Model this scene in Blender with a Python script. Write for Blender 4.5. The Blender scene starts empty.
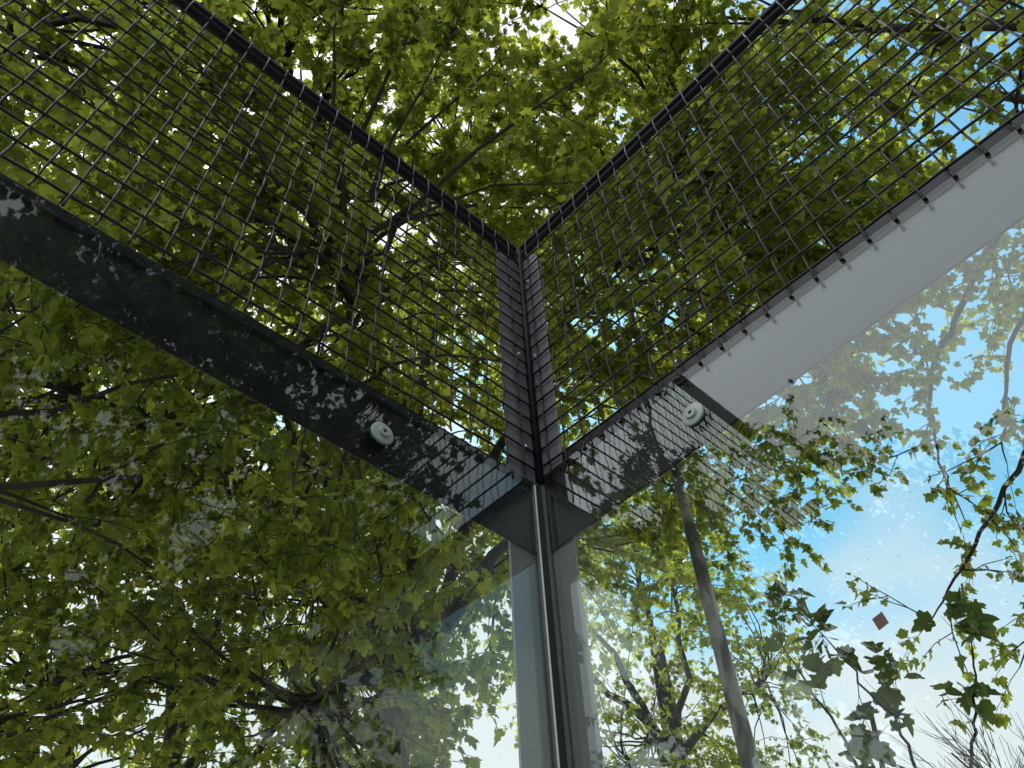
import bpy, math, random
import numpy as np
from mathutils import Matrix, Vector

rnd = random.Random(11)
rng = np.random.default_rng(11)
sc = bpy.context.scene
COL = sc.collection

# ------------------------------------------------------------------ camera
cam_d = bpy.data.cameras.new("camera")
cam_d.sensor_width = 36.0
cam_d.lens = 758.82 * 36.0 / 1024.0
cam_d.clip_start = 0.02
cam_d.clip_end = 3000.0
cam = bpy.data.objects.new("camera", cam_d)
COL.objects.link(cam)
CAM = Vector((0.8389, -0.9151, 1.9508))
r_ = (0.67527006, 0.73624559, -0.04419026)
u_ = (0.56634254, -0.47919141, 0.67054584)
f_ = (-0.47251082, 0.47782635, 0.74055081)
cam.matrix_world = Matrix(((r_[0], u_[0], -f_[0], CAM[0]), (r_[1], u_[1], -f_[1], CAM[1]),
                           (r_[2], u_[2], -f_[2], CAM[2]), (0, 0, 0, 1)))
sc.camera = cam

# ------------------------------------------------------------------ light
SUN_EL, SUN_AZ = math.radians(63), math.radians(-70)       # azimuth from +Y towards +X
world = bpy.data.worlds.new("World")
sc.world = world
world.use_nodes = True
nt = world.node_tree
nt.nodes.clear()
N = nt.nodes.new
L = nt.links.new
out = N('ShaderNodeOutputWorld')
bg = N('ShaderNodeBackground')
bg.inputs['Strength'].default_value = 0.15
sky = N('ShaderNodeTexSky')
sky.sky_type = 'NISHITA'
sky.sun_disc = False
sky.sun_elevation = SUN_EL
sky.sun_rotation = SUN_AZ
sky.air_density = 1.0
sky.dust_density = 0.6
sky.ozone_density = 1.0
tc = N('ShaderNodeTexCoord')
mp = N('ShaderNodeMapping')
mp.inputs['Scale'].default_value = (1.0, 1.0, 1.9)
mp.inputs['Location'].default_value = (0.75, 0.4, 0.3)
nz = N('ShaderNodeTexNoise')
nz.inputs['Scale'].default_value = 1.5
nz.inputs['Detail'].default_value = 3.5
nz.inputs['Roughness'].default_value = 0.45
nz.inputs['Distortion'].default_value = 0.3
L(tc.outputs['Generated'], mp.inputs['Vector'])
L(mp.outputs['Vector'], nz.inputs['Vector'])
dot = N('ShaderNodeVectorMath'); dot.operation = 'DOT_PRODUCT'
dot.inputs[1].default_value = Vector((-0.42, -0.72, 0.55)).normalized()
L(tc.outputs['Generated'], dot.inputs[0])
bk = N('ShaderNodeMapRange'); bk.interpolation_type = 'SMOOTHSTEP'
bk.inputs['From Min'].default_value = 0.3
bk.inputs['From Max'].default_value = 0.95
L(dot.outputs['Value'], bk.inputs['Value'])
addm = N('ShaderNodeMath'); addm.operation = 'MULTIPLY_ADD'
addm.inputs[1].default_value = 0.22
sepz = N('ShaderNodeSeparateXYZ'); L(tc.outputs['Generated'], sepz.inputs[0])
low = N('ShaderNodeMapRange'); low.interpolation_type = 'SMOOTHSTEP'
low.inputs['From Min'].default_value = 0.62; low.inputs['From Max'].default_value = 0.22
low.inputs['To Min'].default_value = -0.03; low.inputs['To Max'].default_value = 0.23
L(sepz.outputs['Z'], low.inputs['Value'])
adl = N('ShaderNodeMath'); adl.operation = 'ADD'
L(low.outputs['Result'], adl.inputs[0])
dotc = N('ShaderNodeVectorMath'); dotc.operation = 'DOT_PRODUCT'     # an open patch of blue ahead
dotc.inputs[1].default_value = Vector((-0.14, 0.83, 0.58)).normalized()
L(tc.outputs['Generated'], dotc.inputs[0])
clr = N('ShaderNodeMapRange'); clr.interpolation_type = 'SMOOTHSTEP'
clr.inputs['From Min'].default_value = 0.80; clr.inputs['From Max'].default_value = 0.985
clr.inputs['To Min'].default_value = 0.19; clr.inputs['To Max'].default_value = -0.07
L(dotc.outputs['Value'], clr.inputs['Value'])
adc = N('ShaderNodeMath'); adc.operation = 'ADD'
L(clr.outputs['Result'], adc.inputs[0]); L(nz.outputs['Fac'], adc.inputs[1])
L(adc.outputs[0], adl.inputs[1])
L(bk.outputs['Result'], addm.inputs[0]); L(adl.outputs[0], addm.inputs[2])
cm = N('ShaderNodeMapRange'); cm.interpolation_type = 'SMOOTHSTEP'
cm.inputs['From Min'].default_value = 0.44
cm.inputs['From Max'].default_value = 0.62
L(addm.outputs['Value'], cm.inputs['Value'])
cb = N('ShaderNodeMath'); cb.operation = 'MULTIPLY_ADD'      # the cloud bank opposite the sun is the brightest
cb.inputs[1].default_value = 7.6
cb.inputs[2].default_value = 5.4
L(bk.outputs['Result'], cb.inputs[0])
cc = N('ShaderNodeVectorMath'); cc.operation = 'SCALE'
cc.inputs[0].default_value = (0.90, 0.96, 1.0)
L(cb.outputs['Value'], cc.inputs['Scale'])
skb = N('ShaderNodeVectorMath'); skb.operation = 'MULTIPLY'
skb.inputs[1].default_value = (0.85, 1.42, 1.26)
L(sky.outputs['Color'], skb.inputs[0])
mx = N('ShaderNodeMix'); mx.data_type = 'RGBA'
L(cm.outputs['Result'], mx.inputs['Factor'])
L(skb.outputs['Vector'], mx.inputs[6])
L(cc.outputs['Vector'], mx.inputs[7])
L(mx.outputs[2], bg.inputs['Color'])
L(bg.outputs['Background'], out.inputs['Surface'])

sun_d = bpy.data.lights.new("sun", 'SUN')
sun_d.energy = 3.8
sun_d.angle = math.radians(3.0)
sun_d.color = (1.0, 0.95, 0.86)
sun = bpy.data.objects.new("sun", sun_d)
COL.objects.link(sun)
sd = Vector((math.cos(SUN_EL) * math.sin(SUN_AZ), math.cos(SUN_EL) * math.cos(SUN_AZ), math.sin(SUN_EL)))
sun.rotation_euler = (-sd).to_track_quat('-Z', 'Y').to_euler()
sun.location = sd * 60

sc.view_settings.view_transform = 'Standard'
sc.view_settings.look = 'None'
sc.view_settings.exposure = 0.36
sc.view_settings.gamma = 1.0
sc.view_settings.use_curve_mapping = False
try:
    sc.cycles.max_bounces = 8
    sc.cycles.diffuse_bounces = 4
    sc.cycles.glossy_bounces = 3
    sc.cycles.transmission_bounces = 4
    sc.cycles.transparent_max_bounces = 12
    sc.cycles.caustics_reflective = False
    sc.cycles.caustics_refractive = False
except Exception:
    pass

# ------------------------------------------------------------------ helpers
def tag(o, label=None, cat=None, group=None, kind=None):
    if label: o["label"] = label
    if cat: o["category"] = cat
    if group: o["group"] = group
    if kind: o["kind"] = kind
    return o

def empty(name, loc=(0, 0, 0)):
    o = bpy.data.objects.new(name, None)
    o.location = loc
    o.empty_display_size = 0.2
    COL.objects.link(o)
    return o

class MB:
    """collects vertices and faces, then links them as one mesh object"""
    def __init__(self):
        self.v, self.f, self.m = [], [], []
    def add(self, vs, fs, mi=0):
        b = len(self.v)
        self.v.extend(tuple(p) for p in vs)
        self.f.extend(tuple(i + b for i in q) for q in fs)
        self.m.extend([mi] * len(fs))
    def hexa(self, p, mi=0):      # p: 8 corners, 0-3 bottom ring, 4-7 top ring
        self.add(p, [(3, 2, 1, 0), (4, 5, 6, 7), (0, 1, 5, 4), (1, 2, 6, 5), (2, 3, 7, 6), (3, 0, 4, 7)], mi)
    def box(self, a, b, mi=0):
        x0, y0, z0 = a; x1, y1, z1 = b
        self.hexa([(x0, y0, z0), (x1, y0, z0), (x1, y1, z0), (x0, y1, z0),
                   (x0, y0, z1), (x1, y0, z1), (x1, y1, z1), (x0, y1, z1)], mi)
    def tube(self, pts, rad, sides=6, mi=0, cap=True):
        P = np.asarray(pts, float); n = len(P)
        R = np.broadcast_to(np.asarray(rad, float), (n,))
        T = np.gradient(P, axis=0)
        T /= np.maximum(np.linalg.norm(T, axis=1, keepdims=True), 1e-9)
        ref = np.array([0., 0., 1.]) if abs(T[:, 2]).mean() < 0.8 else np.array([1., 0., 0.])
        U = np.cross(T, ref); U /= np.maximum(np.linalg.norm(U, axis=1, keepdims=True), 1e-9)
        W = np.cross(T, U)
        a = np.arange(sides) * 2 * math.pi / sides
        V = P[:, None] + R[:, None, None] * (np.cos(a)[None, :, None] * U[:, None] + np.sin(a)[None, :, None] * W[:, None])
        fs = []
        for i in range(n - 1):
            for j in range(sides):
                k = (j + 1) % sides
                fs.append((i * sides + j, i * sides + k, (i + 1) * sides + k, (i + 1) * sides + j))
        if cap:
            fs.append(tuple(range(sides))[::-1]); fs.append(tuple((n - 1) * sides + j for j in range(sides)))
        self.add(V.reshape(-1, 3).tolist(), fs, mi)
    def lathe(self, prof, c, axis, sides=32, mi=0):     # prof: (radius, height along axis)
        A = Vector(axis).normalized(); U = A.orthogonal().normalized(); W = A.cross(U); c = Vector(c)
        vs = []; fs = []
        for r, h in prof:
            for j in range(sides):
                t = 2 * math.pi * j / sides
                vs.append(c + A * h + (U * math.cos(t) + W * math.sin(t)) * r)
        for i in range(len(prof) - 1):
            for j in range(sides):
                k = (j + 1) % sides
                fs.append((i * sides + j, i * sides + k, (i + 1) * sides + k, (i + 1) * sides + j))
        fs.append(tuple(range(sides))[::-1]); fs.append(tuple((len(prof) - 1) * sides + j for j in range(sides)))
        self.add(vs, fs, mi)
    def build(self, name, mats, parent=None, smooth=False, bevel=0.0):
        me = bpy.data.meshes.new(name)
        me.from_pydata(self.v, [], self.f)
        for m in (mats if isinstance(mats, (list, tuple)) else [mats]):
            me.materials.append(m)
        me.polygons.foreach_set('material_index', self.m)
        if smooth:
            me.polygons.foreach_set('use_smooth', [True] * len(self.f))
        me.update()
        o = bpy.data.objects.new(name, me)
        COL.objects.link(o)
        if parent: o.parent = parent
        if bevel:
            b = o.modifiers.new('bevel', 'BEVEL'); b.width = bevel; b.segments = 2; b.limit_method = 'ANGLE'
        return o

# ------------------------------------------------------------------ materials
def mat(name):
    m = bpy.data.materials.new(name)
    m.use_nodes = True
    t = m.node_tree
    t.nodes.clear()
    o = t.nodes.new('ShaderNodeOutputMaterial')
    return m, t, o

def painted(name, col, rough=0.4, dust=0.35, spec=0.5, metallic=0.0, bump=0.03):
    m, t, o = mat(name)
    b = t.nodes.new('ShaderNodeBsdfPrincipled')
    g = t.nodes.new('ShaderNodeTexCoord')
    n = t.nodes.new('ShaderNodeTexNoise'); n.inputs['Scale'].default_value = 14; n.inputs['Detail'].default_value = 9
    n2 = t.nodes.new('ShaderNodeTexNoise'); n2.inputs['Scale'].default_value = 160; n2.inputs['Detail'].default_value = 3
    t.links.new(g.outputs['Object'], n.inputs['Vector']); t.links.new(g.outputs['Object'], n2.inputs['Vector'])
    r = t.nodes.new('ShaderNodeMapRange'); r.inputs['From Min'].default_value = 0.42; r.inputs['From Max'].default_value = 0.75
    r.inputs['To Max'].default_value = dust
    t.links.new(n.outputs['Fac'], r.inputs['Value'])
    mxx = t.nodes.new('ShaderNodeMix'); mxx.data_type = 'RGBA'
    mxx.inputs[6].default_value = (*col, 1)
    mxx.inputs[7].default_value = (col[0] * .6 + .07, col[1] * .6 + .066, col[2] * .6 + .06, 1)
    t.links.new(r.outputs['Result'], mxx.inputs['Factor'])
    t.links.new(mxx.outputs[2], b.inputs['Base Color'])
    rr = t.nodes.new('ShaderNodeMapRange'); rr.inputs['To Min'].default_value = rough * .75; rr.inputs['To Max'].default_value = min(1, rough * 1.35)
    t.links.new(n.outputs['Fac'], rr.inputs['Value']); t.links.new(rr.outputs['Result'], b.inputs['Roughness'])
    bp = t.nodes.new('ShaderNodeBump'); bp.inputs['Strength'].default_value = bump; bp.inputs['Distance'].default_value = 0.001
    t.links.new(n2.outputs['Fac'], bp.inputs['Height']); t.links.new(bp.outputs['Normal'], b.inputs['Normal'])
    b.inputs['Metallic'].default_value = metallic
    b.inputs['Specular IOR Level'].default_value = spec
    t.links.new(b.outputs['BSDF'], o.inputs['Surface'])
    return m

M = {}
M['beam'] = painted('black_steel_paint', (0.006, 0.006, 0.007), 0.32, 0.10, 0.22, bump=0.004)
M['plate'] = painted('grey_steel_paint', (0.12, 0.115, 0.125), 0.38, 0.3, 0.6)
M['post'] = painted('lightened_steel_paint', (0.19, 0.187, 0.185), 0.45, 0.3)  # same steel as the plates, lightened to carry the reflected veil
M['rail'] = painted('black_tube_paint', (0.007, 0.0065, 0.011), 0.5, 0.15, 0.12)
M['wire'] = painted('black_wire_coating', (0.004, 0.004, 0.0045), 0.38, 0.12, 0.35)
M['steel'] = painted('zinc_plated_steel', (0.55, 0.56, 0.58), 0.28, 0.1, 0.5, 1.0)
M['gasket'] = painted('black_rubber', (0.012, 0.012, 0.012), 0.7, 0.2)
M['seal'] = painted('painted_edge_highlight', (0.8, 0.8, 0.8), 0.3, 0.1)  # white paint in place of the highlight on the polished glass edge
M['disc'] = painted('off_white_nylon', (0.34, 0.38, 0.36), 0.35, 0.35)
M['sticker'] = painted('faded_red_vinyl', (0.22, 0.085, 0.08), 0.5, 0.5)

def make_glass():
    m, t, o = mat('clear_tempered_glass')
    n = t.nodes.new
    geo = n('ShaderNodeNewGeometry')
    ior = n('ShaderNodeMix'); ior.data_type = 'FLOAT'
    ior.inputs[2].default_value = 1.54; ior.inputs[3].default_value = 1 / 1.54
    t.links.new(geo.outputs['Backfacing'], ior.inputs[0])
    fr = n('ShaderNodeFresnel')
    t.links.new(ior.outputs[0], fr.inputs['IOR'])
    tr = n('ShaderNodeBsdfTransparent'); tr.inputs['Color'].default_value = (0.935, 0.965, 0.95, 1)
    gl = n('ShaderNodeBsdfGlossy'); gl.inputs['Roughness'].default_value = 0.0
    m1 = n('ShaderNodeMixShader')
    t.links.new(fr.outputs['Fac'], m1.inputs['Fac']); t.links.new(tr.outputs['BSDF'], m1.inputs[1]); t.links.new(gl.outputs['BSDF'], m1.inputs[2])
    # dust film, run marks and specks of dirt
    tcn = n('ShaderNodeTexCoord')
    a = n('ShaderNodeTexNoise'); a.inputs['Scale'].default_value = 3.2; a.inputs['Detail'].default_value = 6
    mpn = n('ShaderNodeMapping'); mpn.inputs['Scale'].default_value = (14, 14, 0.8)
    b = n('ShaderNodeTexNoise'); b.inputs['Scale'].default_value = 2.0; b.inputs['Detail'].default_value = 4
    t.links.new(tcn.outputs['Object'], a.inputs['Vector'])
    t.links.new(tcn.outputs['Object'], mpn.inputs['Vector']); t.links.new(mpn.outputs['Vector'], b.inputs['Vector'])
    v = n('ShaderNodeTexVoronoi'); v.inputs['Scale'].default_value = 38
    t.links.new(tcn.outputs['Object'], v.inputs['Vector'])
    vs = n('ShaderNodeMapRange'); vs.inputs['From Min'].default_value = 0.075; vs.inputs['From Max'].default_value = 0.03
    vs.inputs['To Min'].default_value = 0; vs.inputs['To Max'].default_value = 0.35
    t.links.new(v.outputs['Distance'], vs.inputs['Value'])
    ra = n('ShaderNodeMapRange'); ra.inputs['From Min'].default_value = 0.45; ra.inputs['From Max'].default_value = 0.8
    ra.inputs['To Min'].default_value = 0.001; ra.inputs['To Max'].default_value = 0.016
    t.links.new(a.outputs['Fac'], ra.inputs['Value'])
    mul = n('ShaderNodeMath'); mul.operation = 'MULTIPLY'
    t.links.new(ra.outputs['Result'], mul.inputs[0]); t.links.new(b.outputs['Fac'], mul.inputs[1])
    ad = n('ShaderNodeMath'); ad.operation = 'ADD'
    t.links.new(mul.outputs[0], ad.inputs[0]); t.links.new(vs.outputs['Result'], ad.inputs[1])
    df = n('ShaderNodeBsdfDiffuse'); df.inputs['Color'].default_value = (0.5, 0.5, 0.48, 1)
    tl = n('ShaderNodeBsdfTranslucent'); tl.inputs['Color'].default_value = (0.4, 0.4, 0.38, 1)
    m0 = n('ShaderNodeMixShader'); m0.inputs['Fac'].default_value = 0.4
    t.links.new(df.outputs['BSDF'], m0.inputs[1]); t.links.new(tl.outputs['BSDF'], m0.inputs[2])
    m2 = n('ShaderNodeMixShader')
    t.links.new(ad.outputs[0], m2.inputs['Fac']); t.links.new(m1.outputs[0], m2.inputs[1]); t.links.new(m0.outputs[0], m2.inputs[2])
    t.links.new(m2.outputs[0], o.inputs['Surface'])
    return m
M['glass'] = make_glass()
M['glass_edge'] = painted('polished_glass_edge', (0.16, 0.19, 0.18), 0.25, 0.1, 0.6)

def make_leaf(name, dark, light, trans):
    m, t, o = mat(name)
    n = t.nodes.new
    geo = n('ShaderNodeNewGeometry')
    ramp = n('ShaderNodeValToRGB')
    ramp.color_ramp.elements[0].color = (*dark, 1); ramp.color_ramp.elements[1].position = 0.95; ramp.color_ramp.elements[1].color = (*light, 1)
    yl = ramp.color_ramp.elements.new(0.99); yl.color = (light[0] * 1.7, light[1] * 1.15, light[2], 1)
    t.links.new(geo.outputs['Random Per Island'], ramp.inputs['Fac'])
    rt = n('ShaderNodeValToRGB')
    rt.color_ramp.elements[0].color = (trans[0] * .6, trans[1] * .7, trans[2] * .7, 1)
    rt.color_ramp.elements[1].color = (trans[0] * 1.25, trans[1] * 1.15, trans[2], 1)
    t.links.new(geo.outputs['Random Per Island'], rt.inputs['Fac'])
    tcn = n('ShaderNodeTexCoord'); nz_ = n('ShaderNodeTexNoise'); nz_.inputs['Scale'].default_value = 9
    t.links.new(tcn.outputs['Object'], nz_.inputs['Vector'])
    p = n('ShaderNodeBsdfPrincipled')
    t.links.new(ramp.outputs['Color'], p.inputs['Base Color'])
    p.inputs['Roughness'].default_value = 0.42
    p.inputs['Specular IOR Level'].default_value = 0.35
    tl = n('ShaderNodeBsdfTranslucent')
    t.links.new(rt.outputs['Color'], tl.inputs['Color'])
    ms = n('ShaderNodeMixShader'); ms.inputs['Fac'].default_value = 0.5
    t.links.new(p.outputs['BSDF'], ms.inputs[1]); t.links.new(tl.outputs['BSDF'], ms.inputs[2])
    t.links.new(ms.outputs[0], o.inputs['Surface'])
    return m
M['leaf'] = make_leaf('plane_leaf', (0.07, 0.11, 0.02), (0.115, 0.15, 0.03), (0.52, 0.60, 0.075))
M['leaf_shade'] = make_leaf('backlit_leaf', (0.035, 0.06, 0.018), (0.06, 0.09, 0.024), (0.20, 0.27, 0.05))  # darkened leaf copy: backlit silhouette painted into the colour
M['leaf_dark'] = make_leaf('dark_shaded_leaf', (0.025, 0.045, 0.015), (0.05, 0.075, 0.02), (0.06, 0.09, 0.02))  # shade put into the colour so the mirrored trees stay near black

def make_bark(name, c1, c2, c3):
    m, t, o = mat(name)
    n = t.nodes.new
    tcn = n('ShaderNodeTexCoord')
    a = n('ShaderNodeTexNoise'); a.inputs['Scale'].default_value = 4.5; a.inputs['Detail'].default_value = 7; a.inputs['Distortion'].default_value = 0.8
    v = n('ShaderNodeTexVoronoi'); v.inputs['Scale'].default_value = 5.5
    mpn = n('ShaderNodeMapping'); mpn.inputs['Scale'].default_value = (1, 1, 0.45)
    t.links.new(tcn.outputs['Object'], mpn.inputs['Vector']); t.links.new(mpn.outputs['Vector'], a.inputs['Vector']); t.links.new(mpn.outputs['Vector'], v.inputs['Vector'])
    r = n('ShaderNodeValToRGB'); r.color_ramp.interpolation = 'EASE'
    r.color_ramp.elements[0].position = 0.38; r.color_ramp.elements[0].color = (*c1, 1)
    r.color_ramp.elements[1].position = 0.62; r.color_ramp.elements[1].color = (*c2, 1)
    e = r.color_ramp.elements.new(0.5); e.color = (*c3, 1)
    t.links.new(a.outputs['Fac'], r.inputs['Fac'])
    mxx = n('ShaderNodeMix'); mxx.data_type = 'RGBA'; mxx.blend_type = 'MULTIPLY'; mxx.inputs['Factor'].default_value = 0.5
    t.links.new(r.outputs['Color'], mxx.inputs[6]); bw = n('ShaderNodeRGBToBW'); t.links.new(v.outputs['Color'], bw.inputs['Color']); t.links.new(bw.outputs['Val'], mxx.inputs[7])
    p = n('ShaderNodeBsdfPrincipled'); p.inputs['Roughness'].default_value = 0.85
    t.links.new(mxx.outputs[2], p.inputs['Base Color'])
    f = n('ShaderNodeTexNoise'); f.inputs['Scale'].default_value = 25; f.inputs['Detail'].default_value = 6
    t.links.new(mpn.outputs['Vector'], f.inputs['Vector'])
    bp = n('ShaderNodeBump'); bp.inputs['Strength'].default_value = 0.5; bp.inputs['Distance'].default_value = 0.02
    t.links.new(f.outputs['Fac'], bp.inputs['Height']); t.links.new(bp.outputs['Normal'], p.inputs['Normal'])
    t.links.new(p.outputs['BSDF'], o.inputs['Surface'])
    return m
M['bark'] = make_bark('mottled_bark', (0.13, 0.13, 0.125), (0.52, 0.52, 0.50), (0.36, 0.36, 0.345))
M['bark_dark'] = make_bark('dark_bark', (0.025, 0.022, 0.018), (0.07, 0.06, 0.05), (0.04, 0.035, 0.03))

def ground_mat(name, c1, c2, scale):
    m, t, o = mat(name)
    n = t.nodes.new
    tcn = n('ShaderNodeTexCoord'); a = n('ShaderNodeTexNoise'); a.inputs['Scale'].default_value = scale; a.inputs['Detail'].default_value = 8
    t.links.new(tcn.outputs['Object'], a.inputs['Vector'])
    r = n('ShaderNodeValToRGB'); r.color_ramp.elements[0].position = 0.3; r.color_ramp.elements[0].color = (*c1, 1)
    r.color_ramp.elements[1].position = 0.7; r.color_ramp.elements[1].color = (*c2, 1)
    t.links.new(a.outputs['Fac'], r.inputs['Fac'])
    p = n('ShaderNodeBsdfPrincipled'); p.inputs['Roughness'].default_value = 0.95
    t.links.new(r.outputs['Color'], p.inputs['Base Color']); t.links.new(p.outputs['BSDF'], o.inputs['Surface'])
    return m
M['earth'] = ground_mat('pale_bounce_ground', (0.26, 0.25, 0.21), (0.40, 0.37, 0.31), 1.2)  # unseen ground, made pale to bounce light onto the leaf undersides
M['turf'] = ground_mat('court_turf', (0.025, 0.06, 0.09), (0.04, 0.085, 0.12), 30)
M['concrete'] = ground_mat('concrete', (0.22, 0.21, 0.2), (0.32, 0.31, 0.29), 4)

# ------------------------------------------------------------------ ground
g = MB(); g.add([(-1500, -1500, -0.10), (1500, -1500, -0.10), (1500, 1500, -0.10), (-1500, 1500, -0.10)], [(0, 1, 2, 3)])
tag(g.build('ground', M['earth']), kind='structure')
g = MB(); g.box((-0.25, -20.25, -0.09), (10.25, 0.25, -0.004))
tag(g.build('court_slab', M['concrete']), kind='structure')
g = MB(); g.add([(0, -20, 0), (10, -20, 0), (10, 0, 0), (0, 0, 0)], [(0, 1, 2, 3)])
tag(g.build('court_floor', M['turf']), kind='structure')

# ------------------------------------------------------------------ the court's corner: glass, steel, mesh
# side wall: plane x = 0 running along -Y ("left" in the photograph); end wall: plane y = 0 running along +X
PITCH = 0.05
def P(wall, s, d, z):
    """s metres along the wall from the corner, d metres outwards (behind the mesh plane), z up"""
    return (-d, -s, z) if wall == 0 else (s, d, z)

def wbox(mb, wall, s0, s1, d0, d1, z0, z1, mi=0):
    mb.hexa([P(wall, s0, d0, z0), P(wall, s1, d0, z0), P(wall, s1, d1, z0), P(wall, s0, d1, z0),
             P(wall, s0, d0, z1), P(wall, s1, d0, z1), P(wall, s1, d1, z1), P(wall, s0, d1, z1)], mi)

def fix_normals(o):
    import bmesh
    bm = bmesh.new(); bm.from_mesh(o.data); bmesh.ops.recalc_face_normals(bm, faces=bm.faces); bm.to_mesh(o.data); bm.free()
    return o

WALL = [dict(y0=0.0453, row0=3.028, glass=2.992, lip=3.013, rail=3.935, wend=3.000, bot=(2.821, 2.860)),
        dict(y0=0.0289, row0=3.038, glass=3.016, lip=3.053, rail=3.948, wend=3.007, bot=(2.834, 2.878))]
LEN = 6.0

def clamp(parent, wall, s, z):
    ax = (1, 0, 0) if wall == 0 else (0, -1, 0)
    b = MB()
    b.lathe([(0.0235, 0.0), (0.0235, 0.003), (0.0225, 0.0048), (0.0195, 0.006), (0.0115, 0.0068), (0.0112, 0.0102), (0.0098, 0.0115), (0.0042, 0.0115), (0.0040, 0.0075)],
            P(wall, s, 0.0018, z), ax, 40)
    o = fix_normals(b.build('clamp_disc', M['disc'], parent, smooth=False))
    h = MB(); h.lathe([(0.0038, 0.0), (0.0038, 0.0011)], P(wall, s, -0.006, z), ax, 6)
    fix_normals(h.build('screw_socket', M['gasket'], o))
    return o

def glass_panel(wall, s0, s1, label):
    w = WALL[wall]
    root = tag(empty('glass_panel', P(wall, (s0 + s1) / 2, 0.007, 0)), label, 'glass panel', 'tempered glass panels of the court walls')
    inv = root.location.copy()
    b = MB()
    wbox(b, wall, s0, s1, 0.002, 0.012, 0.01, w['glass'])
    # sides, top and bottom carry the polished edge material
    b.m = [1, 1, 0, 1, 0, 1]
    o = b.build('pane', [M['glass'], M['glass_edge']], root); fix_normals(o)
    parts = [o]
    for s in (s0 + (0.385 if s0 < 0.1 else 0.3), s1 - 0.3):
        c = clamp(root, wall, s, 2.896 if wall == 0 else 2.907)
        parts.append(c)
    for p in parts:
        p.matrix_parent_inverse = Matrix.Translation(-inv)
    return root

gl = glass_panel(0, 0.016, 1.995, 'clear glass panel on the left of the corner seam, filled with dense green foliage')
glass_panel(0, 2.005, 3.995, 'second glass panel of the side wall, one along from the corner')
glass_panel(0, 4.005, 5.995, 'third glass panel of the side wall, farthest from the corner')
gr = glass_panel(1, -0.0008, 1.995, 'clear glass panel on the right of the corner seam, blue sky behind it')
glass_panel(1, 2.005, 3.995, 'second glass panel of the end wall, one along from the corner')
glass_panel(1, 4.005, 5.995, 'third glass panel of the end wall, farthest from the corner')

def child(o, root):
    o.parent = root
    o.matrix_parent_inverse = Matrix.Translation(-root.location)
    return o

# seam at the corner
b = MB()
pr = [(-0.0122, -0.0158), (-0.0024, -0.0158), (-0.0010, 0.0024), (-0.0010, 0.0118), (-0.0122, 0.0118)]
vs = [(x, y, 0.01) for x, y in pr] + [(x, y, 2.985) for x, y in pr]
b.add(vs, [(4, 3, 2, 1, 0), (5, 6, 7, 8, 9)] + [(i, (i + 1) % 5, 5 + (i + 1) % 5, 5 + i) for i in range(5)])
seam = tag(fix_normals(b.build('corner_seal', M['gasket'])), 'thin black seal with a pale painted edge highlight in the vertical seam between the two glass panels', 'seal')
b = MB(); b.box((-0.0018, -0.0198, 0.01), (-0.0008, -0.0160, 2.985))
fix_normals(b.build('edge_highlight', M['seal'], seam))  # added strip carrying the painted glass-edge highlight

# beams (flat bands behind the top edge of the glass)
for wall, lab in ((0, 'black steel beam above the left glass, covered with reflected leaves'),
                  (1, 'steel beam above the right glass, mirroring pale grey cloud')):
    w = WALL[wall]
    b = MB()
    s0, s1 = (-0.014 if wall == 0 else 0.0), 1.15
    d0, d1 = 0.0145, 0.0205
    if wall == 1: s0 = -0.0140
    za, zb = w['bot']; zt = w['lip']
    S = [s0, s1, LEN]; Z = [za, zb, zb]
    vs = []; fs = []
    for s, z in zip(S, Z):
        vs += [P(wall, s, d0, z), P(wall, s, d1, z), P(wall, s, d1, zt), P(wall, s, d0, zt)]
    for i in range(2):
        for j in range(4):
            k = (j + 1) % 4
            fs.append((i * 4 + j, i * 4 + k, i * 4 + 4 + k, i * 4 + 4 + j))
    fs += [(0, 1, 2, 3), (11, 10, 9, 8)]
    b.add(vs, fs)
    o = fix_normals(b.build('steel_beam', M['beam'], bevel=0.001))
    tag(o, lab, 'beam', 'steel beams between glass and mesh')

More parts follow.
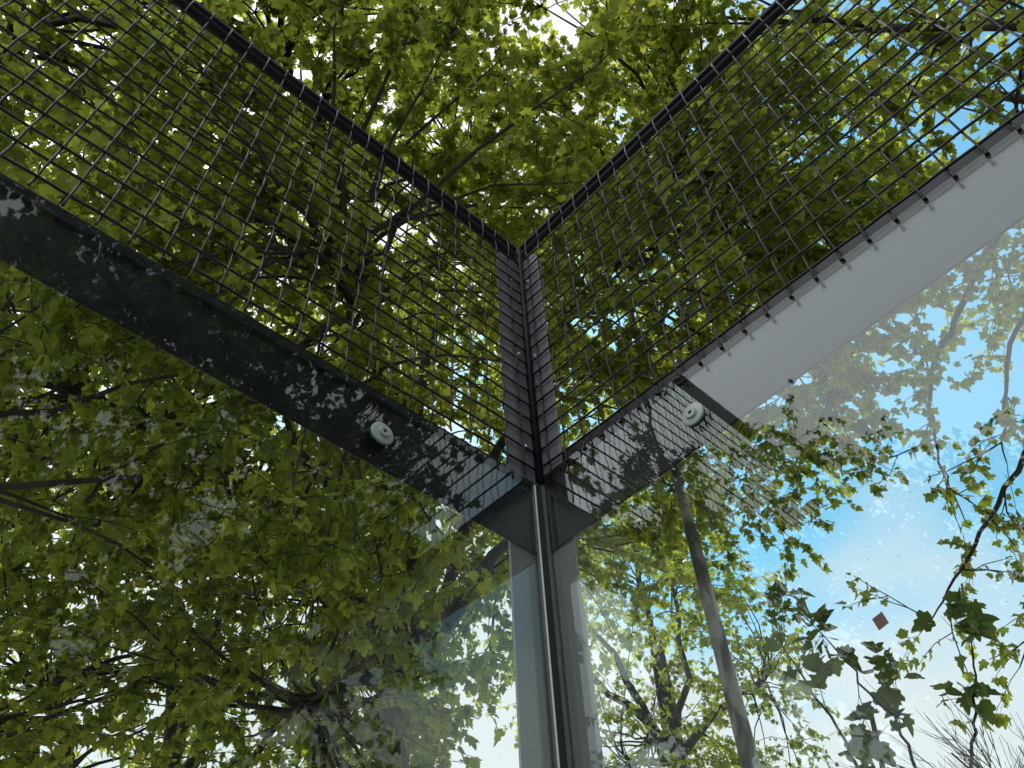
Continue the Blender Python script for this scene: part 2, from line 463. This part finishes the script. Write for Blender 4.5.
# wire mesh panels with their top rail
def mesh_panel(wall, k0, k1, label, close=False):
    w = WALL[wall]
    root = tag(empty('mesh_panel', P(wall, w['y0'] + (k0 + k1) / 2 * PITCH, 0, w['lip'])), label, 'mesh panel', 'wire mesh panels above the glass')
    b = MB()
    A = 0.0026
    AH = 0.0005
    R = 0.0021
    RH = 0.0028
    rows = 18
    top = w['rail'] - 0.012
    s_a = w['y0'] + k0 * PITCH - (0.036 if close else 0.02)
    s_b = w['y0'] + k1 * PITCH + 0.02
    for k in range(k0, k1 + 1):
        s = w['y0'] + k * PITCH + rnd.uniform(-.0007, .0007)
        zs = np.linspace(w['wend'], top, 73)
        ph = (zs - w['row0']) / PITCH
        d = A * np.cos(np.pi * (ph + k))
        tilt = rnd.uniform(-.0009, .0009)
        pts = [P(wall, s + tilt * math.sin(i / 11.), dd, z) for i, (dd, z) in enumerate(zip(d, zs))]
        b.tube(pts, R, 6)
        if wall == 1:      # hooked wire end over the beam's lip
            b.tube([P(wall, s, -0.001, w['wend'] + .004), P(wall, s, -0.001, w['wend'] - .002)], 0.0034, 8)
    for r in range(rows):
        z = w['row0'] + r * PITCH + rnd.uniform(-.0006, .0006)
        ss = np.linspace(s_a, s_b, int((s_b - s_a) / PITCH * 4) + 1)
        ph = (ss - w['y0']) / PITCH
        d = -AH * np.cos(np.pi * (ph + r)) - 0.0006
        b.tube([P(wall, s, dd, z) for s, dd in zip(ss, d)], RH, 6)
    o = child(b.build('wire_mesh', M['wire'], smooth=True), root)
    t = MB()
    sa = -0.04 if close else s_a
    if wall == 1 and close: sa = -0.0035
    wbox(t, wall, sa, s_b, 0.0048, 0.040, w['rail'] - 0.016, w['rail'])
    child(fix_normals(t.build('top_rail', M['rail'], bevel=0.003)), root)
    return root
mesh_panel(0, 0, 39, 'black wire mesh panel rising left from the corner above the dark leafy beam', True)
mesh_panel(0, 41, 79, 'second mesh panel along the side wall, beyond the corner one')
mesh_panel(0, 81, 118, 'third mesh panel along the side wall, farthest from the corner')
mesh_panel(1, 0, 39, 'black wire mesh panel rising right from the corner above the pale reflecting beam', True)
mesh_panel(1, 41, 79, 'second mesh panel along the end wall, beyond the corner one')
mesh_panel(1, 81, 118, 'third mesh panel along the end wall, farthest from the corner')

# corner bracket behind the mesh: two flat plates with a round bar in the angle
cb_ = tag(empty('corner_bracket', (0, 0, 3.03)), 'grey bolted steel angle with rounded top standing in the corner behind the mesh', 'corner bracket')
def plate(wall, s0, s1, z0, z1, d0, d1, ch):
    b = MB()
    pr = [(s0, z0), (s1, z0), (s1, z1 - ch * 1.3), (s1 - ch * .3, z1 - ch * .6), (s1 - ch, z1), (s0, z1)]
    n = len(pr)
    vs = [P(wall, s, d0, z) for s, z in pr] + [P(wall, s, d1, z) for s, z in pr]
    fs = [tuple(range(n)), tuple(range(2 * n - 1, n - 1, -1))] + [(i, (i + 1) % n, n + (i + 1) % n, n + i) for i in range(n)]
    b.add(vs, fs)
    return child(fix_normals(b.build('flange', M['plate'], bevel=0.0012)), cb_)
plate(0, -0.006, 0.0875, 2.994, 3.85, 0.0062, 0.0115, 0.03)
plate(1, -0.0055, 0.0605, 3.018, 3.85, 0.0062, 0.0115, 0.02)
b = MB(); b.tube([(-0.0015, -0.0005, 3.00), (-0.0015, -0.0005, 3.918)], 0.0095, 14)
child(b.build('corner_rod', M['rail'], smooth=True), cb_)
for wall, s in ((0, 0.031), (1, 0.0165)):
    for z in (3.09, 3.405, 3.735):
        ax = (1, 0, 0) if wall == 0 else (0, -1, 0)
        b = MB(); b.lathe([(0.0085, 0), (0.0085, 0.0012), (0.0072, 0.0014)], P(wall, s, 0.0062, z), ax, 20)
        b.lathe([(0.0058, 0.0014), (0.0058, 0.0048), (0.0046, 0.006)], P(wall, s, 0.0062, z), ax, 6)
        child(fix_normals(b.build('bolt', M['steel'])), cb_)

# post behind the glass at the corner
po = tag(empty('corner_post', (0, 0, 0)), 'grey steel angle post seen behind the glass at the corner seam, under the beams', 'post')
b = MB(); wbox(b, 0, -0.018, 0.078, 0.0216, 0.0276, -0.004, 2.95); fix_normals(b.build('flange', M['post'], po, bevel=0.001))
b = MB(); wbox(b, 1, -0.0215, 0.052, 0.0216, 0.0276, -0.004, 2.95); fix_normals(b.build('flange', M['post'], po, bevel=0.001))

# small reddish square stuck on the outside of the right glass
b = MB()
c, s = math.cos(math.radians(14)), math.sin(math.radians(14))
vs = []
for dd in (0.0125, 0.0131):
    for a, z in ((-.0078, -.0085), (.0078, -.0085), (.0078, .0085), (-.0078, .0085)):
        vs.append((0.536 + a * c - z * s * .6, dd, 2.431 + a * s + z * c))
b.add(vs, [(0, 1, 2, 3), (7, 6, 5, 4), (0, 4, 5, 1), (1, 5, 6, 2), (2, 6, 7, 3), (3, 7, 4, 0)])
tag(fix_normals(b.build('sticker', M['sticker'])), 'small faded red square sticker on the right glass against the sky', 'sticker')

# ------------------------------------------------------------------ trees
def leaf_template(kind):
    """five-lobed plane leaf; petiole joint at the origin, tip towards +Y, unit length"""
    half = [(0.14, -0.09), (0.35, -0.07), (0.47, 0.10), (0.36, 0.20), (0.55, 0.40), (0.47, 0.58), (0.28, 0.52), (0.23, 0.72), (0.12, 0.90)]
    if kind == 1:
        half = [(0.16, -0.06), (0.42, 0.00), (0.40, 0.16), (0.58, 0.30), (0.52, 0.50), (0.33, 0.50), (0.34, 0.70), (0.19, 0.74), (0.10, 0.92)]
    if kind == 2:
        half = [(0.18, -0.06), (0.44, 0.10), (0.38, 0.28), (0.50, 0.50), (0.26, 0.62), (0.14, 0.86)]
    right = half
    left = [(-x * 0.96, y + 0.01) for x, y in reversed(half)]
    outl = [(0, 0)] + right + [(0, 1.0)] + left
    pts = [(0.0, 0.32)] + outl
    v = np.array([(x, y, 0) for x, y in pts], float)
    n = len(outl)
    tris = np.array([(0, 1 + i, 1 + (i + 1) % n) for i in range(n)], int)
    return v, tris

TEMPL = [leaf_template(0), leaf_template(1), leaf_template(2)]

def build_leaves(name, pos, out_dir, size, mats, parent, kinds=(0, 1), flat=0.45, droop=0.5):
    """one mesh holding every leaf: pos (n,3) joints, out_dir (n,3) the way each petiole leaves the twig"""
    n = len(pos)
    r = rng
    tip = out_dir + np.stack([r.normal(0, .35, n), r.normal(0, .35, n), r.normal(-droop, .35, n)], 1)
    tip /= np.linalg.norm(tip, axis=1, keepdims=True)
    up = np.stack([r.normal(0, flat, n), r.normal(0, flat, n), np.ones(n)], 1)
    side = np.cross(tip, up); side /= np.maximum(np.linalg.norm(side, axis=1, keepdims=True), 1e-6)
    nor = np.cross(side, tip)
    V = []; T = []; base = 0
    k = r.integers(0, len(kinds), n)
    for ki, kd in enumerate(kinds):
        idx = np.where(k == ki)[0]
        tv, tt = TEMPL[kd]
        m = len(idx); nv = len(tv)
        sz = size[idx][:, None]
        x = tv[None, :, 0] * r.uniform(.9, 1.15, (m, 1)); y = tv[None, :, 1].repeat(m, 0)
        fold = r.uniform(-0.1, 0.7, (m, 1)); curl = r.uniform(-0.1, 0.75, (m, 1)); wav = r.uniform(-.12, .12, (m, nv))
        z = fold * np.abs(x) - curl * y * y + wav * (np.abs(x) + .3 * y) + r.uniform(-.2, .2, (m, 1)) * x
        pet = r.uniform(.2, .5, (m, 1))
        W = pos[idx][:, None] + sz[..., None] * ((x[..., None]) * side[idx][:, None] + ((y + pet)[..., None]) * tip[idx][:, None] + z[..., None] * nor[idx][:, None])
        V.append(W.reshape(-1, 3))
        T.append((tt[None] + (np.arange(m) * nv)[:, None, None] + base).reshape(-1, 3))
        base += m * nv
    V = np.concatenate(V); T = np.concatenate(T)
    me = bpy.data.meshes.new(name)
    me.vertices.add(len(V)); me.vertices.foreach_set('co', V.astype(np.float32).ravel())
    me.loops.add(T.size); me.loops.foreach_set('vertex_index', T.astype(np.int32).ravel())
    me.polygons.add(len(T)); me.polygons.foreach_set('loop_start', np.arange(0, T.size, 3, dtype=np.int32))
    me.polygons.foreach_set('loop_total', np.full(len(T), 3, dtype=np.int32))
    me.materials.append(mats)
    me.update(calc_edges=True)
    o = bpy.data.objects.new(name, me); COL.objects.link(o)
    if parent is not None:
        child(o, parent)
    return o

def bend(a, b, n, sag, jit, r):
    """a bowed, slightly crooked line from a to b"""
    t = np.linspace(0, 1, n)[:, None]
    p = a + (b - a) * t
    p[:, 2] += sag * 4 * (t[:, 0] * (1 - t[:, 0]))
    j = r.normal(0, jit, (n, 3)); j[0] = 0; j[-1] = 0
    return p + j

def curve(a, ctl, b, n, jit, r):
    t = np.linspace(0, 1, n)[:, None]
    p = (1 - t) ** 2 * a + 2 * t * (1 - t) * ctl + t * t * b
    j = r.normal(0, jit, (n, 3)); j[0] = 0; j[-1] = 0
    return p + j

def tree(name, base, top, r0, ctr, rad, nclump, label, limbs=9, zfork=4.5, leaf=(.11, .19), per=62, spread=.62, extra=(), keep=None,
         mats=('leaf', 'bark'), kinds=(0, 1), group=None, seed=1, extra_per=24, extra_spread=.45, shell=0.25, wob=.05, boughs=(), bough_leaf=None):
    r = np.random.default_rng(seed)
    base = np.array(base, float); top = np.array(top, float); ctr = np.array(ctr, float); rad = np.array(rad, float)
    root = tag(empty(name, tuple(base)), label, 'tree', group)
    wood = MB()
    # trunk
    n = 10
    tp = bend(base, top, n, 0, wob, r)
    tr = np.linspace(r0, r0 * .42, n); tr[0] *= 1.25
    wood.tube(tp, tr, 14)
    L_ = np.linalg.norm(top - base)
    # clump centres in the crown's volume
    pts = []
    while len(pts) < nclump:
        d = r.normal(0, 1, 3); d /= np.linalg.norm(d)
        q = ctr + rad * d * (shell + (1 - shell) * r.random()) ** (1 / 2.2)
        if keep is not None and not keep(q): continue
        if pts and r.random() < .8:
            if min(np.linalg.norm(q - e) for e in pts) < spread * .75: continue
        pts.append(q)
    n_in = len(pts)
    pts += [np.array(e, float) for e in extra]
    pts = np.array(pts); thin = np.arange(len(pts)) >= n_in
    # limbs: grown to centres of groups of clumps
    sel = [pts[r.integers(len(pts))]] if len(pts) else []
    if not len(pts): limbs = 0
    for _ in range(limbs - 1):
        dd = np.min([np.linalg.norm(pts - e, axis=1) for e in sel], axis=0)
        sel.append(pts[np.argmax(dd * r.uniform(.7, 1, len(dd)))])
    sel = np.array(sel)
    for _ in range(3 if limbs else 0):
        a = np.argmin(np.linalg.norm(pts[:, None] - sel[None], axis=2), axis=1)
        sel = np.array([pts[a == i].mean(0) if (a == i).any() else sel[i] for i in range(len(sel))])
    a = np.argmin(np.linalg.norm(pts[:, None] - sel[None], axis=2), axis=1) if limbs else []
    LP = []; LD = []
    for i, s in enumerate(sel):
        h = np.clip((s[2] - base[2]) * .62 - .12 * np.linalg.norm((s - ctr)[:2]), zfork - base[2], L_ * .97)
        j = min(n - 1, int(h / L_ * (n - 1)))
        f = h / L_ * (n - 1) - j
        st = tp[j] * (1 - f) + tp[min(j + 1, n - 1)] * f
        end = s + (s - st) * .12
        dn = np.linalg.norm(end - st)
        ctl = st + (end - st) * .45 + np.array([0, 0, .22 * dn]) * r.uniform(.3, 1.0) + r.normal(0, .06 * dn, 3)
        lp = curve(st, ctl, end, 9, .012 * dn, r)
        rl = r0 * r.uniform(.32, .45)
        wood.tube(lp, np.linspace(rl, rl * .22, 9), 8, cap=False)
        for q, tq in zip(pts[a == i], thin[a == i]):
            pq, sq = (extra_per, extra_spread) if tq else (per, spread)
            dist = np.linalg.norm(lp - q, axis=1) + np.linspace(.8, 0, 9)
            kk = max(1, int(np.argmin(dist)) - 1)
            bs = lp[kk]
            bl = np.linalg.norm(q - bs)
            tg = lp[min(kk + 1, 8)] - lp[kk - 1]; tg = tg / max(np.linalg.norm(tg), 1e-6)
            bp_ = curve(bs, bs + tg * bl * r.uniform(.3, .5) + r.normal(0, .05 * bl, 3), q, 8, .012 * bl + .004, r)
            rb = np.clip(.008 + .011 * bl, .01, rl * .6)
            wood.tube(bp_, np.linspace(rb, .006, 8), 5, cap=False)
            axis = (q - bs) / max(bl, 1e-6)
            nt_ = r.integers(5, 8)
            for t_ in range(nt_):
                dv = axis * .7 + r.normal(0, .75, 3); dv[2] *= .6; dv[2] -= .12
                dv /= np.linalg.norm(dv)
                tl = sq * r.uniform(.7, 1.5)
                st2 = bp_[-1] if t_ > 1 else bp_[-2]
                e2 = st2 + dv * tl
                tw = bend(st2, e2, 5, tl * r.uniform(.0, .12), .02, r)
                wood.tube(tw, np.linspace(.0055, .0022, 5), 4, cap=False)
                m = max(3, int(pq / nt_ * r.uniform(.7, 1.3)))
                u = r.uniform(.12, 1.0, m)
                ii = np.minimum((u * 4).astype(int), 3); ff = u * 4 - ii
                pp = tw[ii] * (1 - ff)[:, None] + tw[ii + 1] * ff[:, None]
                od = dv[None] * .5 + r.normal(0, .55, (m, 3))
                LP.append(pp); LD.append(od)
    # open boughs: a bowed limb with forking side shoots and small bunches of leaves
    def shoot(p, d, l, rad, lev, nl):
        d = d / np.linalg.norm(d)
        e = p + d * l
        q = curve(p, p + d * l * .5 + r.normal(0, .07 * l, 3), e + r.normal(0, .08 * l, 3), 5, .006, r)
        wood.tube(q, np.linspace(rad, rad * .45, 5), 4, cap=False)
        m = r.integers(max(2, nl - 2), nl + 3)
        u = 1 - r.random(m) ** 1.6 * .8
        ii = np.minimum((u * 4).astype(int), 3)
        LP.append(q[ii] + (q[ii + 1] - q[ii]) * (u * 4 - ii)[:, None]); LD.append(d[None] * .6 + r.normal(0, .6, (m, 3)))
        if lev:
            for _ in range(r.integers(2, 4)):
                i = r.integers(1, 4)
                nd = d + r.normal(0, .6, 3); nd[2] -= .1
                shoot(q[i], nd, l * r.uniform(.45, .8), rad * .6, lev - 1, nl)
    for pl, rb, step, sl, nl, lev in boughs:
        pl = np.array(pl, float)
        k = np.arange(len(pl)); t = np.linspace(0, len(pl) - 1, (len(pl) - 1) * 6 + 1)
        g = np.stack([np.interp(t, k, pl[:, c]) for c in range(3)], 1)
        for _ in range(5): g[1:-1] = (g[:-2] + 2 * g[1:-1] + g[2:]) / 4
        g[1:-1] += r.normal(0, .012, g[1:-1].shape)
        wood.tube(g, np.linspace(rb, .005, len(g)), 7, cap=False)
        acc = 0
        for i in range(len(g) // 5, len(g) - 1):
            seg = g[i + 1] - g[i]; acc += np.linalg.norm(seg)
            if acc < step: continue
            acc = 0
            d = seg / np.linalg.norm(seg) * .6 + r.normal(0, .75, 3)
            shoot(g[i], d, sl * r.uniform(.6, 1.3), max(.003, rb * .18), lev, nl)
        shoot(g[-1], g[-1] - g[-3], sl, .004, lev, nl)
    LP = np.concatenate(LP); LD = np.concatenate(LD)
    sz = r.uniform(leaf[0], leaf[1], len(LP))
    w = child(wood.build('trunk', M[mats[1]], smooth=True), root)
    build_leaves('crown', LP, LD, sz, M[mats[0]], root, kinds)
    return root

TG = 'plane trees around the court'
LF = (.046, .10)
def az(a, d, z):
    """a point d metres from where the photographer stands, a degrees clockwise from +Y"""
    a = math.radians(a)
    return (CAM[0] + d * math.sin(a), CAM[1] + d * math.cos(a), z)
tree('plane_tree', (-5.3, 3.3, -.1), (-5.0, 3.2, 8.0), .22, (-4.1, 2.3, 8.9), (5.0, 4.8, 4.4), 560,
     'broad leafy tree behind the left glass whose crown hangs over the corner', limbs=11, zfork=5.6, seed=3, group=TG,
     keep=lambda q: not ((q[1] + .92) > .74 * (.84 - q[0]) and q[2] < 6.9),
     leaf=LF, per=195, spread=.72, mats=('leaf', 'bark_dark'), extra_per=120,
     extra=[(-2.6, 0.14, 5.2), (-2.84, 0.03, 4.91), (-2.45, 0.54, 4.78), (-3.12, -0.35, 5.37), (-2.85, 0.62, 4.63), (-2.6, 1.1, 5.2),
            (-2.9, 1.5, 4.9), (-2.6, 0.9, 4.7), (-1.4, 1.2, 6.9), (-1.9, 1.1, 7.4), (-1.0, 1.5, 7.3),
            (-1.9, -0.6, 9.4), (-1.31, 0.15, 8.67), (-1.24, 0.65, 9.1), (-1.86, 0.4, 8.15), (-2.25, 0.24, 7.64), (-1.99, 0.96, 8.0), (-1.81, 0.0, 9.2),
            (-0.18, 0.75, 8.6), (-0.59, 0.63, 8.01), (-2.05, -0.63, 8.52), (-1.04, 0.24, 9.25), (-2.2, 1.8, 7.4), (-2.4, 1.5, 8.0), (-2.8, 0.8, 7.8),
            (-2.32, 1.54, 4.89), (-2.31, 1.86, 4.72), (-2.38, 1.11, 4.87), (-2.9, 2.0, 4.4), (-4.4, 2.9, 4.4), (-4.3, 3.1, 5.2), (-4.5, 2.6, 3.8),
            (-4.9, 3.1, 3.0), (-5.0, 2.9, 3.5), (-4.8, 3.3, 4.0), (-5.0, 2.9, 4.5), (-4.7, 3.2, 5.0), (-5.0, 2.8, 5.5), (-4.9, 3.5, 5.2), (-5.4, 2.9, 4.2), (-4.8, 3.6, 3.4)])
tree('plane_tree', (-7.5, -2.6, -.1), (-7.0, -2.2, 7.0), .24, (-5.8, -1.4, 7.4), (4.4, 3.6, 4.4), 270,
     'leafy tree beyond the left mesh, filling the left edge of the view', limbs=9, zfork=3.6, seed=5, group=TG,
     leaf=LF, per=165, spread=.7, mats=('leaf', 'bark_dark'))
tree('plane_tree', (-2.18, 4.27, -.1), (-2.11, 4.31, 8.1), .10, (-1.4, 4.2, 8.9), (3.0, 2.8, 2.4), 95,
     'slender tree with a straight pale grey trunk behind the right glass', limbs=8, zfork=7.2, seed=8, group=TG,
     leaf=LF, per=165, spread=.68, wob=0)
tree('plane_tree', (4.6, 5.6, -.1), (4.0, 5.4, 7.5), .23, (2.5, 4.5, 10.0), (4.2, 3.6, 3.0), 150,
     'leafy tree overhanging the right mesh, with thin sprays hanging against the blue sky', limbs=9, zfork=4.5, seed=13, group=TG, keep=lambda q: q[0] < 3.4 + .3 * (q[2] - 8),
     leaf=LF, per=165, spread=.7, mats=('leaf', 'bark_dark'), extra_per=120,
     extra=[(1.97, 3.54, 8.58), (2.33, 3.65, 8.8), (1.44, 3.85, 9.3), (2.02, 3.94, 8.2), (1.53, 3.43, 9.67), (1.74, 4.21, 8.9), (2.4, 3.6, 8.0), (1.87, 3.16, 8.9)],
     boughs=(
         ([(4.1, 5.4, 6.2), (2.6, 5.3, 8.3), (1.5, 5.25, 8.2), (0.7, 5.4, 7.65), (0.1, 5.6, 7.3), (-0.15, 5.75, 6.8), (-0.4, 6.0, 6.1)], .055, .2, .6, 8, 1),
         ([(4.1, 5.4, 5.8), (2.4, 5.6, 6.8), (1.0, 5.6, 6.5), (0.1, 5.8, 6.0), (-0.6, 6.1, 5.7), (-1.2, 6.4, 5.5)], .05, .22, .6, 7, 1),
         ([(4.0, 5.4, 7.0), (2.2, 5.0, 8.8), (1.0, 5.0, 8.4), (0.1, 5.0, 7.9), (-0.6, 5.1, 7.4), (-1.1, 5.2, 7.0)], .05, .2, .65, 9, 1),
         ([(4.1, 5.4, 5.2), (2.2, 5.8, 5.9), (0.8, 5.9, 5.5), (-0.2, 6.0, 5.1), (-0.6, 6.2, 4.8)], .045, .26, .5, 6, 1),
         ([(4.0, 5.4, 6.6), (2.8, 5.2, 7.6), (1.7, 5.2, 7.5), (0.9, 5.3, 7.0), (0.5, 5.4, 6.5), (0.25, 5.6, 6.1)], .05, .2, .55, 8, 1)))
tree('plane_tree', (-10.4, 3.2, -.1), (-10.2, 3.1, 8.5), .26, (-9.8, 2.6, 7.4), (3.8, 4.0, 5.2), 280,
     'tree farther behind the left glass, darker than the one overhanging the corner', limbs=8, zfork=3.0, seed=21, group=TG,
     leaf=LF, per=80, spread=.7, mats=('leaf', 'bark_dark'), extra_per=90, extra_spread=.6,
     extra=[(-7.1, 0.1, 6.2), (-7.9, 1.05, 5.5), (-7.7, 1.8, 5.3), (-7.4, 2.8, 5.4), (-7.5, 0.55, 5.3), (-8.0, 3.4, 5.9), (-7.6, 2.3, 6.0), (-7.9, 0.2, 5.0), (-8.1, 1.6, 4.7), (-8.2, 2.6, 4.8)])
tree('plane_tree', az(-35, 13.5, -.1), az(-34.5, 13.4, 9.2), .24, az(-36, 14, 9.0), (2.7, 2.7, 4.8), 200,
     'distant tree with a thick forked trunk just right of the corner post', limbs=8, zfork=7.0, seed=27, group=TG,
     leaf=LF, per=125, wob=.03, mats=('leaf', 'bark_dark'))
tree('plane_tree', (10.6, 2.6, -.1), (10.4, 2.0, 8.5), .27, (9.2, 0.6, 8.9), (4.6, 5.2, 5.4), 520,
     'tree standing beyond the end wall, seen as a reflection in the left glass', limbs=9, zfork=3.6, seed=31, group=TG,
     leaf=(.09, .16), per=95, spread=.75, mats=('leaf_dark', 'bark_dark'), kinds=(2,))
tree('plane_tree', (16.5, 3.0, -.1), (16.3, 2.9, 9.0), .25, (16.2, 2.4, 8.4), (4.0, 6.0, 6.6), 240,
     'tree farther along the end wall, mirrored low in the left glass', limbs=8, zfork=3.0, seed=37, group=TG,
     leaf=LF, per=70, mats=('leaf', 'bark_dark'), kinds=(2,))
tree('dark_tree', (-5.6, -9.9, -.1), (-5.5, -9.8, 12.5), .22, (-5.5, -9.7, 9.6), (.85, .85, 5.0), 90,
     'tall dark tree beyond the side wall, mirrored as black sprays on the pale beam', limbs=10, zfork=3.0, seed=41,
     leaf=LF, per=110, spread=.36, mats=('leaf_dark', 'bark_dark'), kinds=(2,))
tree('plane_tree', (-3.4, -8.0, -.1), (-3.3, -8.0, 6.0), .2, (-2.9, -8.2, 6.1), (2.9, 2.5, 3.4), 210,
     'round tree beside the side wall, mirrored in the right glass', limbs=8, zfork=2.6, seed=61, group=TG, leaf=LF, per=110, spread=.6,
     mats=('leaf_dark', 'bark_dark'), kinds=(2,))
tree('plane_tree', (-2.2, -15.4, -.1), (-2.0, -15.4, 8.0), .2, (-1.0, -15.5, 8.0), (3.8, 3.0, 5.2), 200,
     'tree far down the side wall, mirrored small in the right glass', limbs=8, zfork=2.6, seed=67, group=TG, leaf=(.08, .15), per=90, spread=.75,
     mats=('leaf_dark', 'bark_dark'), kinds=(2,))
tree('sapling', (-0.9, 3.3, -.1), (-0.75, 3.22, 3.7), .03, (-0.7, 3.2, 4), (1, 1, 1), 0,
     'spindly young tree with few big leaves just behind the right glass', limbs=5, zfork=2.4, seed=52,
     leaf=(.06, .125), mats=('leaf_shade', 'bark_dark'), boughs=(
         ([(-0.85, 3.27, 2.6), (-0.85, 3.2, 3.2), (-0.92, 3.12, 3.6), (-1.0, 3.05, 4.0)], .014, .26, .3, 3, 1),
         ([(-0.8, 3.25, 2.8), (-0.62, 3.25, 3.2), (-0.66, 3.24, 3.6), (-0.8, 3.18, 4.05)], .012, .26, .3, 3, 1),
         ([(-0.78, 3.23, 3.0), (-0.5, 3.3, 3.2), (-0.32, 3.34, 3.5), (-0.2, 3.38, 3.8)], .012, .26, .3, 3, 1)))

def bare_tree(base, h, label, seed=4):
    r = np.random.default_rng(seed)
    base = np.array(base, float)
    root = tag(empty('bare_tree', tuple(base)), label, 'tree')
    t = MB(); b = MB()
    tp = bend(base, base + np.array([.1, .1, h * .62]), 8, 0, .03, r)
    t.tube(tp, np.linspace(.09, .045, 8), 8)
    def grow(p, d, l, rad, lev):
        e = p + d * l
        q = bend(p, e, 5, -l * .06, l * .02, r)
        b.tube(q, np.linspace(rad, rad * .5, 5), 4, cap=False)
        if lev == 0: return
        for k in range(r.integers(3, 6)):
            f = r.uniform(.3, 1.0)
            i = int(f * 4)
            nd = d + r.normal(0, .42, 3); nd[2] += .25
            grow(q[min(i, 4)], nd / np.linalg.norm(nd), l * r.uniform(.5, .8), rad * .55, lev - 1)
    for k in range(9):
        a = r.uniform(0, 6.28)
        d = np.array([math.cos(a) * .6, math.sin(a) * .6, 1.0]); d /= np.linalg.norm(d)
        grow(tp[r.integers(4, 8)], d, h * .2, .02, 3)
    child(t.build('trunk', M['bark_dark'], smooth=True), root)
    child(b.build('crown', M['bark_dark'], smooth=True), root)
bare_tree((-1.35, 7.8, -.1), 6.3, 'bare twiggy tree top low in the right glass, at the lower right corner')
